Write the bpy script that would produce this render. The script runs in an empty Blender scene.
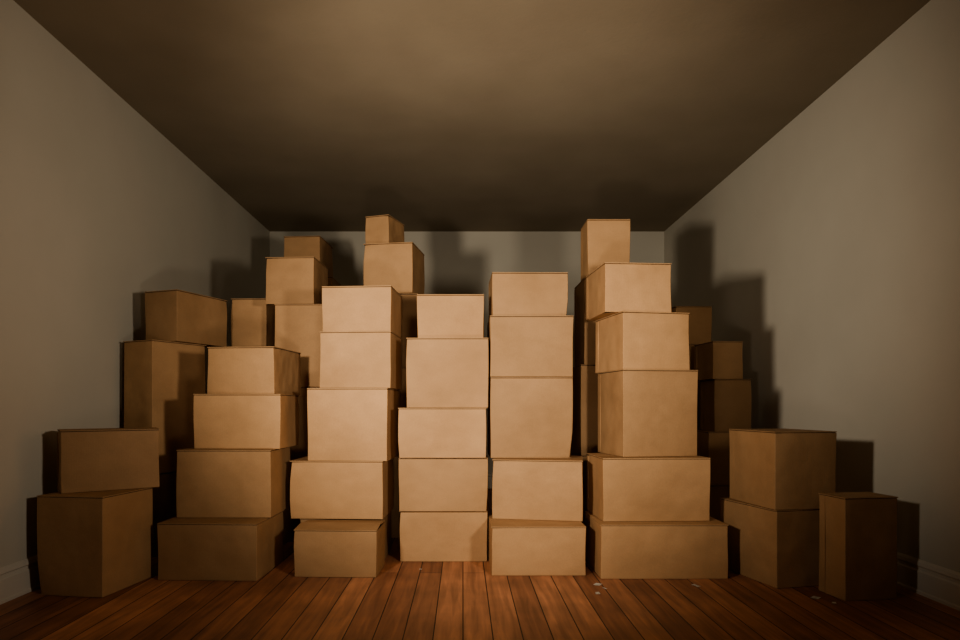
import bpy, bmesh, math, random
from mathutils import Vector, Matrix
random.seed(7)
S = bpy.context.scene
COL = S.collection
S.view_settings.view_transform = 'AgX'
S.view_settings.look = 'AgX - Medium High Contrast'

# ---------------------------------------------------------------- materials
def new_mat(name):
    m = bpy.data.materials.new(name); m.use_nodes = True
    nt = m.node_tree
    return m, nt, nt.nodes, nt.links, nt.nodes['Principled BSDF']

def cardboard(name, base, dark):
    m, nt, N, L, P = new_mat(name)
    tc = N.new('ShaderNodeTexCoord'); oi = N.new('ShaderNodeObjectInfo')
    add = N.new('ShaderNodeVectorMath'); add.operation = 'ADD'
    sc = N.new('ShaderNodeVectorMath'); sc.operation = 'SCALE'; sc.inputs['Scale'].default_value = 37.0
    comb = N.new('ShaderNodeCombineXYZ')
    for i in range(3): L.new(oi.outputs['Random'], comb.inputs[i])
    L.new(comb.outputs[0], sc.inputs[0]); L.new(tc.outputs['Object'], add.inputs[0]); L.new(sc.outputs[0], add.inputs[1])
    n1 = N.new('ShaderNodeTexNoise'); n1.inputs['Scale'].default_value = 3.0; n1.inputs['Detail'].default_value = 5
    n2 = N.new('ShaderNodeTexNoise'); n2.inputs['Scale'].default_value = 160.0; n2.inputs['Detail'].default_value = 3
    L.new(add.outputs[0], n1.inputs['Vector']); L.new(add.outputs[0], n2.inputs['Vector'])
    r1 = N.new('ShaderNodeValToRGB')
    r1.color_ramp.elements[0].position = 0.3; r1.color_ramp.elements[0].color = (*dark, 1)
    r1.color_ramp.elements[1].position = 0.65; r1.color_ramp.elements[1].color = (*base, 1)
    L.new(n1.outputs['Fac'], r1.inputs[0])
    mr = N.new('ShaderNodeMapRange'); mr.inputs['To Min'].default_value = 0.80; mr.inputs['To Max'].default_value = 1.12
    L.new(oi.outputs['Random'], mr.inputs['Value'])
    mr2 = N.new('ShaderNodeMapRange'); mr2.inputs['From Min'].default_value = .3; mr2.inputs['From Max'].default_value = .7
    mr2.inputs['To Min'].default_value = 0.96; mr2.inputs['To Max'].default_value = 1.04
    L.new(n2.outputs['Fac'], mr2.inputs['Value'])
    mu = N.new('ShaderNodeMath'); mu.operation = 'MULTIPLY'
    L.new(mr.outputs[0], mu.inputs[0]); L.new(mr2.outputs[0], mu.inputs[1])
    # fine paper fibre streaks / scuffs
    mp = N.new('ShaderNodeMapping'); mp.inputs['Scale'].default_value = (9, 9, 16)
    L.new(add.outputs[0], mp.inputs['Vector'])
    n4 = N.new('ShaderNodeTexNoise'); n4.inputs['Scale'].default_value = 1.0; n4.inputs['Detail'].default_value = 6
    L.new(mp.outputs[0], n4.inputs['Vector'])
    mr4 = N.new('ShaderNodeMapRange'); mr4.inputs['From Min'].default_value = .3; mr4.inputs['From Max'].default_value = .7
    mr4.inputs['To Min'].default_value = 0.95; mr4.inputs['To Max'].default_value = 1.04
    L.new(n4.outputs['Fac'], mr4.inputs['Value'])
    mu2 = N.new('ShaderNodeMath'); mu2.operation = 'MULTIPLY'
    L.new(mu.outputs[0], mu2.inputs[0]); L.new(mr4.outputs[0], mu2.inputs[1])
    hv = N.new('ShaderNodeVectorMath'); hv.operation = 'SCALE'
    L.new(r1.outputs[0], hv.inputs[0]); L.new(mu2.outputs[0], hv.inputs['Scale'])
    L.new(hv.outputs[0], P.inputs['Base Color'])
    # corrugation: fine vertical flutes
    wv = N.new('ShaderNodeTexWave'); wv.bands_direction = 'X'; wv.inputs['Scale'].default_value = 32.0
    wv.inputs['Distortion'].default_value = 0.4
    L.new(tc.outputs['Object'], wv.inputs['Vector'])
    ad = N.new('ShaderNodeMath'); ad.operation = 'MULTIPLY_ADD'; ad.inputs[1].default_value = 0.35
    L.new(wv.outputs['Fac'], ad.inputs[0]); L.new(n2.outputs['Fac'], ad.inputs[2])
    b = N.new('ShaderNodeBump'); b.inputs['Strength'].default_value = 0.12; b.inputs['Distance'].default_value = 0.002
    L.new(ad.outputs[0], b.inputs['Height'])
    n3 = N.new('ShaderNodeTexNoise'); n3.inputs['Scale'].default_value = 5.0; n3.inputs['Detail'].default_value = 2
    L.new(add.outputs[0], n3.inputs['Vector'])
    b2 = N.new('ShaderNodeBump'); b2.inputs['Strength'].default_value = 0.6; b2.inputs['Distance'].default_value = 0.025
    L.new(n3.outputs['Fac'], b2.inputs['Height']); L.new(b.outputs[0], b2.inputs['Normal']); L.new(b2.outputs[0], P.inputs['Normal'])
    P.inputs['Roughness'].default_value = 0.66
    P.inputs['Specular IOR Level'].default_value = 0.22
    return m
M_BOX = cardboard('cardboard_kraft', (0.445, 0.278, 0.15), (0.375, 0.23, 0.12))
M_EDGE = cardboard('cardboard_cut_edge', (0.42, 0.27, 0.15), (0.34, 0.21, 0.11))
M_GAP_SHADE = cardboard('cardboard_gap_shade', (0.04, 0.022, 0.012), (0.03, 0.016, 0.008))  # kraft darkened to near-black, stands in for shade in the lid gap

def plaster(name, c1, c2, bump=0.15, rough=0.85, s=1.3):
    m, nt, N, L, P = new_mat(name)
    tc = N.new('ShaderNodeTexCoord')
    n1 = N.new('ShaderNodeTexNoise'); n1.inputs['Scale'].default_value = s; n1.inputs['Detail'].default_value = 6
    n2 = N.new('ShaderNodeTexNoise'); n2.inputs['Scale'].default_value = 45; n2.inputs['Detail'].default_value = 4
    L.new(tc.outputs['Object'], n1.inputs['Vector']); L.new(tc.outputs['Object'], n2.inputs['Vector'])
    r = N.new('ShaderNodeValToRGB')
    r.color_ramp.elements[0].position = .3; r.color_ramp.elements[0].color = (*c1, 1)
    r.color_ramp.elements[1].position = .7; r.color_ramp.elements[1].color = (*c2, 1)
    L.new(n1.outputs['Fac'], r.inputs[0]); L.new(r.outputs[0], P.inputs['Base Color'])
    b = N.new('ShaderNodeBump'); b.inputs['Strength'].default_value = bump; b.inputs['Distance'].default_value = .003
    L.new(n2.outputs['Fac'], b.inputs['Height']); L.new(b.outputs[0], P.inputs['Normal'])
    P.inputs['Roughness'].default_value = rough
    P.inputs['Specular IOR Level'].default_value = 0.2
    return m
M_WALL = plaster('wall_paint', (0.57, 0.55, 0.48), (0.63, 0.61, 0.535))
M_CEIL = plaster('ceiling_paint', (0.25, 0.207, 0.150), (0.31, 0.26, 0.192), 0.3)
M_TRIM = plaster('trim_paint', (0.68, 0.65, 0.58), (0.71, 0.68, 0.61), 0.03, 0.5)
M_PAPER = plaster('paper', (0.8, 0.78, 0.72), (0.85, 0.83, 0.77), 0.05)

def wood():
    m, nt, N, L, P = new_mat('wood_floorboards')
    tc = N.new('ShaderNodeTexCoord')
    sep = N.new('ShaderNodeSeparateXYZ'); L.new(tc.outputs['Object'], sep.inputs[0])
    cb = N.new('ShaderNodeCombineXYZ'); L.new(sep.outputs['Y'], cb.inputs['X']); L.new(sep.outputs['X'], cb.inputs['Y'])
    br = N.new('ShaderNodeTexBrick'); br.offset = 0.37; br.offset_frequency = 2
    br.inputs['Scale'].default_value = 1.0
    br.inputs['Brick Width'].default_value = 2.0; br.inputs['Row Height'].default_value = 0.11
    br.inputs['Mortar Size'].default_value = 0.0024; br.inputs['Mortar Smooth'].default_value = 0.2
    br.inputs['Color1'].default_value = (0.54, 0.26, 0.145, 1); br.inputs['Color2'].default_value = (0.27, 0.12, 0.068, 1)
    br.inputs['Mortar'].default_value = (0.018, 0.008, 0.004, 1)
    L.new(cb.outputs[0], br.inputs['Vector'])
    mp = N.new('ShaderNodeMapping'); mp.inputs['Scale'].default_value = (22, 1.6, 1)
    L.new(tc.outputs['Object'], mp.inputs['Vector'])
    n = N.new('ShaderNodeTexNoise'); n.inputs['Scale'].default_value = 1.5; n.inputs['Detail'].default_value = 8; n.inputs['Distortion'].default_value = .6
    L.new(mp.outputs[0], n.inputs['Vector'])
    mr = N.new('ShaderNodeMapRange'); mr.inputs['From Min'].default_value = .3; mr.inputs['From Max'].default_value = .7
    mr.inputs['To Min'].default_value = .65; mr.inputs['To Max'].default_value = 1.22
    L.new(n.outputs['Fac'], mr.inputs['Value'])
    # worn, scuffed patches
    nw = N.new('ShaderNodeTexNoise'); nw.inputs['Scale'].default_value = 4.0; nw.inputs['Detail'].default_value = 7
    L.new(tc.outputs['Object'], nw.inputs['Vector'])
    mw = N.new('ShaderNodeMapRange'); mw.inputs['From Min'].default_value = .3; mw.inputs['From Max'].default_value = .7
    mw.inputs['To Min'].default_value = .72; mw.inputs['To Max'].default_value = 1.18
    L.new(nw.outputs['Fac'], mw.inputs['Value'])
    mm = N.new('ShaderNodeMath'); mm.operation = 'MULTIPLY'
    L.new(mr.outputs[0], mm.inputs[0]); L.new(mw.outputs[0], mm.inputs[1])
    sc = N.new('ShaderNodeVectorMath'); sc.operation = 'SCALE'
    L.new(br.outputs['Color'], sc.inputs[0]); L.new(mm.outputs[0], sc.inputs['Scale'])
    L.new(sc.outputs[0], P.inputs['Base Color'])
    mr2 = N.new('ShaderNodeMapRange'); mr2.inputs['To Min'].default_value = .44; mr2.inputs['To Max'].default_value = .64
    L.new(nw.outputs['Fac'], mr2.inputs['Value']); L.new(mr2.outputs[0], P.inputs['Roughness'])
    inv = N.new('ShaderNodeMath'); inv.operation = 'MULTIPLY_ADD'; inv.inputs[1].default_value = -1.0
    L.new(br.outputs['Fac'], inv.inputs[0])
    s2 = N.new('ShaderNodeMath'); s2.operation = 'MULTIPLY'; s2.inputs[1].default_value = .15
    L.new(n.outputs['Fac'], s2.inputs[0]); L.new(s2.outputs[0], inv.inputs[2])
    b = N.new('ShaderNodeBump'); b.inputs['Strength'].default_value = .5; b.inputs['Distance'].default_value = .003
    L.new(inv.outputs[0], b.inputs['Height']); L.new(b.outputs[0], P.inputs['Normal'])
    return m
M_WOOD = wood()

# ---------------------------------------------------------------- room
XL, XR, YB, YF, H = -2.0, 2.08, 6.62, -4.0, 2.655
T = 0.12
def slab(name, lo, hi, mat):
    bm = bmesh.new(); bmesh.ops.create_cube(bm, size=1)
    for v in bm.verts:
        v.co = Vector([(lo[i] + hi[i]) / 2 + v.co[i] * (hi[i] - lo[i]) for i in range(3)])
    me = bpy.data.meshes.new(name); bm.to_mesh(me); bm.free()
    me.materials.append(mat); o = bpy.data.objects.new(name, me); COL.objects.link(o); return o
slab('floor', (XL - T, YF - T, -T), (XR + T, YB + T, 0), M_WOOD)
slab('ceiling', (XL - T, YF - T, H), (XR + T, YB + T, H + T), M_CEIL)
slab('wall_left', (XL - T, YF - T, 0), (XL, YB + T, H), M_WALL)
slab('wall_right', (XR, YF - T, 0), (XR + T, YB + T, H), M_WALL)
slab('wall_back', (XL, YB, 0), (XR, YB + T, H), M_WALL)
slab('wall_front', (XL, YF - T, 0), (XR, YF, H), M_WALL)

PROFILE = [(0, 0), (.022, 0), (.022, .012), (.017, .018), (.017, .100), (.010, .107), (.010, .120), (.016, .127), (.012, .142), (.004, .152), (0, .152)]
def baseboard(name, p0, p1, nrm):
    bm = bmesh.new(); p0 = Vector(p0); p1 = Vector(p1); nrm = Vector(nrm)
    r = [[bm.verts.new(p + nrm * a + Vector((0, 0, b))) for a, b in PROFILE] for p in (p0, p1)]
    k = len(PROFILE)
    for i in range(k):
        j = (i + 1) % k
        bm.faces.new((r[0][i], r[0][j], r[1][j], r[1][i]))
    bm.faces.new(r[0]); bm.faces.new(r[1][::-1])
    bmesh.ops.recalc_face_normals(bm, faces=bm.faces)
    me = bpy.data.meshes.new(name); bm.to_mesh(me); bm.free(); me.materials.append(M_TRIM)
    o = bpy.data.objects.new(name, me); COL.objects.link(o)
baseboard('baseboard_left', (XL, YF, 0), (XL, YB, 0), (1, 0, 0))
baseboard('baseboard_right', (XR, YF, 0), (XR, YB, 0), (-1, 0, 0))
baseboard('baseboard_back', (XL + .02, YB, 0), (XR - .02, YB, 0), (0, -1, 0))

# ---------------------------------------------------------------- cardboard boxes
def box(anchor, ax, ay, w, d, h, z, rot=0.0, lift=0.0):
    """anchor: FC front-centre, FL / FR front-left / front-right lower corner at (ax, ay)"""
    z += 0.0008
    h -= 0.0008
    FT = 0.0042                     # flap thickness
    GAP = 0.0026
    hb = h - FT - GAP
    bm = bmesh.new(); bmesh.ops.create_cube(bm, size=1)
    bmesh.ops.subdivide_edges(bm, edges=bm.edges[:], cuts=5, use_grid_fill=True)
    ph = [random.uniform(0, 6.28) for _ in range(6)]
    amp = random.uniform(0.001, 0.005)
    dents = [(random.choice((-1, 1)) * .5, random.choice((-1, 1)) * .5, random.choice((-.5, .5)), random.uniform(.002, .007)) for _ in range(2)]
    for v in bm.verts:
        u = v.co.copy()
        on = [abs(abs(c) - .5) < 1e-4 for c in u]
        v.co = Vector((u.x * w, u.y * d, (u.z + .5) * hb))
        if sum(on) == 1:            # panel interior: gentle, uneven bow (inward only)
            i = on.index(True); s = 1 if u[i] > 0 else -1
            a, b_ = [u[k] for k in range(3) if k != i]
            f = (math.cos(a * math.pi) * math.cos(b_ * math.pi))
            if i == 2: f *= .3
            v.co[i] -= s * amp * f * (1.0 + .6 * math.sin(ph[i] + 5 * a + 3 * b_))
        elif sum(on) >= 2:          # crushed corners, edges slightly bent in
            for dx, dy, dz, q in dents:
                r = (u - Vector((dx, dy, dz))).length
                k = max(0, 1 - r / .3)
                v.co.x -= math.copysign(q * k, dx) if on[0] else 0
                v.co.y -= math.copysign(q * k, dy) if on[1] else 0
            if on[0] and on[1]:
                kk = .0018 * math.sin(ph[3] + 4 * u.z) - .0018
                v.co.x += math.copysign(1, u.x) * kk
                v.co.y += math.copysign(1, u.y) * kk
    bm.edges.ensure_lookup_table()
    es = [e for e in bm.edges if len(e.link_faces) == 2 and e.calc_face_angle() > 1.0]
    bmesh.ops.bevel(bm, geom=es, offset=0.003, segments=2, affect='EDGES', profile=.6)
    for f in bm.faces:
        f.material_index = 0; f.smooth = True
    def prism(x0, x1, y0, y1, z0, z1, mi, hinge=None, ang=0):
        r = bmesh.ops.create_cube(bm, size=1)
        vs = r['verts']
        for v in vs:
            v.co = Vector(((x0 + x1) / 2 + v.co.x * (x1 - x0), (y0 + y1) / 2 + v.co.y * (y1 - y0), (z0 + z1) / 2 + v.co.z * (z1 - z0)))
        if hinge is not None:
            bmesh.ops.rotate(bm, verts=vs, cent=(0, hinge, z0), matrix=Matrix.Rotation(ang, 3, 'X'))
        fs = set(f for v in vs for f in v.link_faces)
        bm.normal_update()
        for f in fs:
            f.material_index = mi if (abs(f.normal.z) < .5) else 0
            if mi == 2: f.material_index = 2
            f.smooth = False
    e = .0003; g = .0022
    # top flaps meeting at a centre seam
    prism(-w/2 + e, w/2 - e, -d/2 + e, -g, hb + GAP, h, 1, -d/2 + e, lift)
    prism(-w/2 + e, w/2 - e, g, d/2 - e, hb + GAP, h, 1, d/2 - e, -lift * .6)
    # inner minor flaps, coloured near-black to paint the shade under the lid
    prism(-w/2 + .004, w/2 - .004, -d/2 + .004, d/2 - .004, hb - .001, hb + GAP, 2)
    # glued manufacturer's joint strip on the side panel
    prism(-w/2 - .0012, -w/2 + .004, d/2 - .045, d/2 - .010, .006, hb - .006, 0)
    # bottom flap seam (crease) along lower edge
    prism(-w/2 + .005, w/2 - .005, -d/2 + .005, d/2 - .005, 0, .0012, 1)
    a = math.radians(rot)
    R = Matrix.Rotation(a, 4, 'Z')
    off = {'FC': Vector((0, d/2, 0)), 'FL': Vector((w/2, d/2, 0)), 'FR': Vector((-w/2, d/2, 0))}[anchor]
    c = Vector((ax, ay, z)) + (R @ off)
    me = bpy.data.meshes.new('cardboard_box'); bm.to_mesh(me); bm.free()
    for m in (M_BOX, M_EDGE, M_GAP_SHADE): me.materials.append(m)
    o = bpy.data.objects.new('cardboard_box', me); COL.objects.link(o)
    o.matrix_world = Matrix.Translation(c) @ R
    wn = o.modifiers.new('wn', 'WEIGHTED_NORMAL'); wn.keep_sharp = True
    return o

def stack(items, z=0.0):
    for it in items:
        box(*it[:5], it[5], z, *it[6:]); z += it[5]

# (anchor, x, y, width, depth, height, rotation, [flap lift])
# far-left pair
stack([('FR', -1.594, 2.83, .325, .36, .447, -8),
       ('FL', -1.845, 2.93, .42, .18, .290, 36, math.radians(3))])
# tall box against left wall
stack([('FR', -1.734, 3.59, .23, .38, .47, -26), ('FR', -1.734, 3.57, .245, .38, .751, -26),
       ('FR', -1.631, 3.65, .24, .42, .295, -20)])
# narrow box behind
stack([('FC', -1.43, 4.22, .34, .36, .62, 0), ('FC', -1.43, 4.22, .32, .34, .624, 2), ('FC', -1.414, 4.22, .24, .28, .315, -3)])
# second column
stack([('FC', -1.245, 3.11, .494, .42, .278, -2), ('FC', -1.224, 3.27, .485, .38, .347, 0),
       ('FC', -1.184, 3.35, .46, .36, .288, -1), ('FC', -1.182, 3.40, .37, .42, .252, -5)])
# behind second column
stack([('FC', -1.0, 4.0, .40, .40, .45, 0), ('FC', -1.0, 4.0, .40, .38, .52, -1), ('FC', -.99, 4.0, .38, .38, .5175, 0),
       ('FC', -1.084, 4.0, .31, .34, .294, -3)])
# deepest left
stack([('FC', -1.22, 5.0, .45, .42, .70, 0), ('FC', -1.22, 5.0, .42, .42, .68, 0), ('FC', -1.22, 5.0, .40, .40, .48, 0),
       ('FC', -1.26, 5.0, .29, .38, .318, -4)])
# third column + low box in front
stack([('FC', -.634, 3.17, .415, .28, .235, -2, math.radians(6))])
stack([('FC', -.66, 3.49, .46, .38, .235, 0), ('FC', -.689, 3.475, .512, .37, .316, -3),
       ('FC', -.629, 3.47, .443, .40, .396, -4), ('FC', -.585, 3.47, .394, .36, .308, -4), ('FC', -.580, 3.48, .383, .36, .248, -4)])
# behind third column
stack([('FC', -.5, 4.12, .44, .42, .55, 0), ('FC', -.5, 4.12, .42, .42, .55, 0), ('FC', -.49, 4.12, .40, .40, .475, 0),
       ('FC', -.484, 4.12, .327, .36, .325, -9), ('FC', -.565, 4.20, .17, .26, .20, -18)])
# fourth column
stack([('FC', -.107, 3.49, .482, .40, .277, 0), ('FC', -.107, 3.47, .485, .38, .292, 0),
       ('FC', -.112, 3.45, .476, .36, .271, 0), ('FC', -.085, 3.47, .448, .36, .38, -.5), ('FC', -.07, 3.55, .373, .30, .25, 0)])
# fifth column
stack([('FC', .379, 3.20, .475, .42, .246, 0), ('FR', .626, 3.34, .478, .35, .318, -10),
       ('FC', .375, 3.50, .453, .34, .445, 0), ('FC', .374, 3.48, .455, .36, .333, 0), ('FC', .369, 3.52, .418, .32, .244, 1)])
# sixth column
stack([('FC', .99, 3.14, .628, .42, .267, 0), ('FL', .704, 3.22, .55, .36, .32, 2),
       ('FL', .82, 3.28, .415, .36, .451, 9), ('FL', .827, 3.31, .375, .38, .303, 10), ('FL', .74, 3.34, .358, .38, .259, 4)])
# tall stack behind sixth column
stack([('FC', .89, 3.86, .36, .36, .55, 0), ('FC', .89, 3.86, .36, .36, .55, 0), ('FC', .89, 3.86, .32, .34, .522, 0),
       ('FC', .88, 3.86, .26, .22, .355, 0)])
# right wall stack
stack([('FC', 1.76, 4.20, .32, .34, .33, 0), ('FC', 1.77, 4.20, .32, .34, .35, 0), ('FC', 1.772, 4.20, .24, .30, .347, -3),
       ('FL', 1.64, 4.20, .205, .30, .249, 3)])
stack([('FC', 1.68, 4.66, .36, .36, .65, 0), ('FC', 1.68, 4.66, .34, .36, .65, 0), ('FC', 1.68, 4.66, .27, .30, .277, 2)])
# right foreground
stack([('FL', 1.456, 2.97, .38, .43, .364, 13), ('FL', 1.4525, 2.98, .318, .39, .366, 8)])
stack([('FL', 1.660, 2.78, .258, .17, .450, 8)])

# ---------------------------------------------------------------- paper scraps
def scrap(x, y, s, rot):
    bm = bmesh.new()
    pts = [(-1, -.5, .15), (-.1, -.7, .02), (.9, -.3, .2), (1.1, .4, .05), (.1, .6, .25), (-.8, .5, .03)]
    top = [bm.verts.new((px * s, py * s, pz * s + .0015)) for px, py, pz in pts]
    c = bm.verts.new((0, 0, .0015))
    for i in range(6): bm.faces.new((top[i], top[(i + 1) % 6], c))
    bmesh.ops.solidify(bm, geom=bm.faces[:], thickness=.0008)
    mz = min(v.co.z for v in bm.verts)
    for v in bm.verts: v.co.z -= mz
    me = bpy.data.meshes.new('paper_scrap'); bm.to_mesh(me); bm.free(); me.materials.append(M_PAPER)
    o = bpy.data.objects.new('paper_scrap', me); COL.objects.link(o)
    o.location = (x, y, 0.0003); o.rotation_euler = (0, 0, rot)
scrap(.64, 3.04, .024, .4); scrap(.61, 2.90, .018, 1.4); scrap(1.10, 3.02, .022, 2.0); scrap(1.56, 2.83, .024, .2); scrap(-.22, 3.33, .010, 1)
scrap(1.60, 2.76, .014, .9); scrap(.66, 2.98, .012, 2.2)

# ---------------------------------------------------------------- lights
def spot(name, loc, tgt, power, col, size, angle, blend):
    l = bpy.data.lights.new(name, 'SPOT'); l.energy = power; l.color = col; l.shadow_soft_size = size
    l.spot_size = math.radians(angle); l.spot_blend = blend
    o = bpy.data.objects.new(name, l); COL.objects.link(o); o.location = loc
    o.rotation_euler = (Vector(tgt) - Vector(loc)).to_track_quat('-Z', 'Y').to_euler()
WARM = (1, .85, .67)
spot('work_lamp_left', (-1.0, 1.15, 1.25), (.22, 3.6, 1.5), 245, WARM, .10, 93, 1.0)
spot('work_lamp_right', (.95, 1.0, 1.15), (-.4, 3.6, 1.5), 128, WARM, .10, 106, 1.0)
spot('added_ceiling_spot', (-.1, .9, .40), (0, 4.1, 2.4), 64, WARM, .12, 98, 1.0)  # unseen spot added below the view to brighten the ceiling
w = bpy.data.worlds.new('World'); S.world = w; w.use_nodes = True
w.node_tree.nodes['Background'].inputs[0].default_value = (.05, .045, .04, 1)

# ---------------------------------------------------------------- camera
cam = bpy.data.cameras.new('camera'); co = bpy.data.objects.new('camera', cam); COL.objects.link(co)
co.location = (0, 0, .85); co.rotation_euler = (math.radians(90), 0, 0)
cam.lens = 24; cam.sensor_width = 36; cam.shift_x = 17 / 960; cam.shift_y = 86 / 960
cam.clip_start = .05
S.camera = co
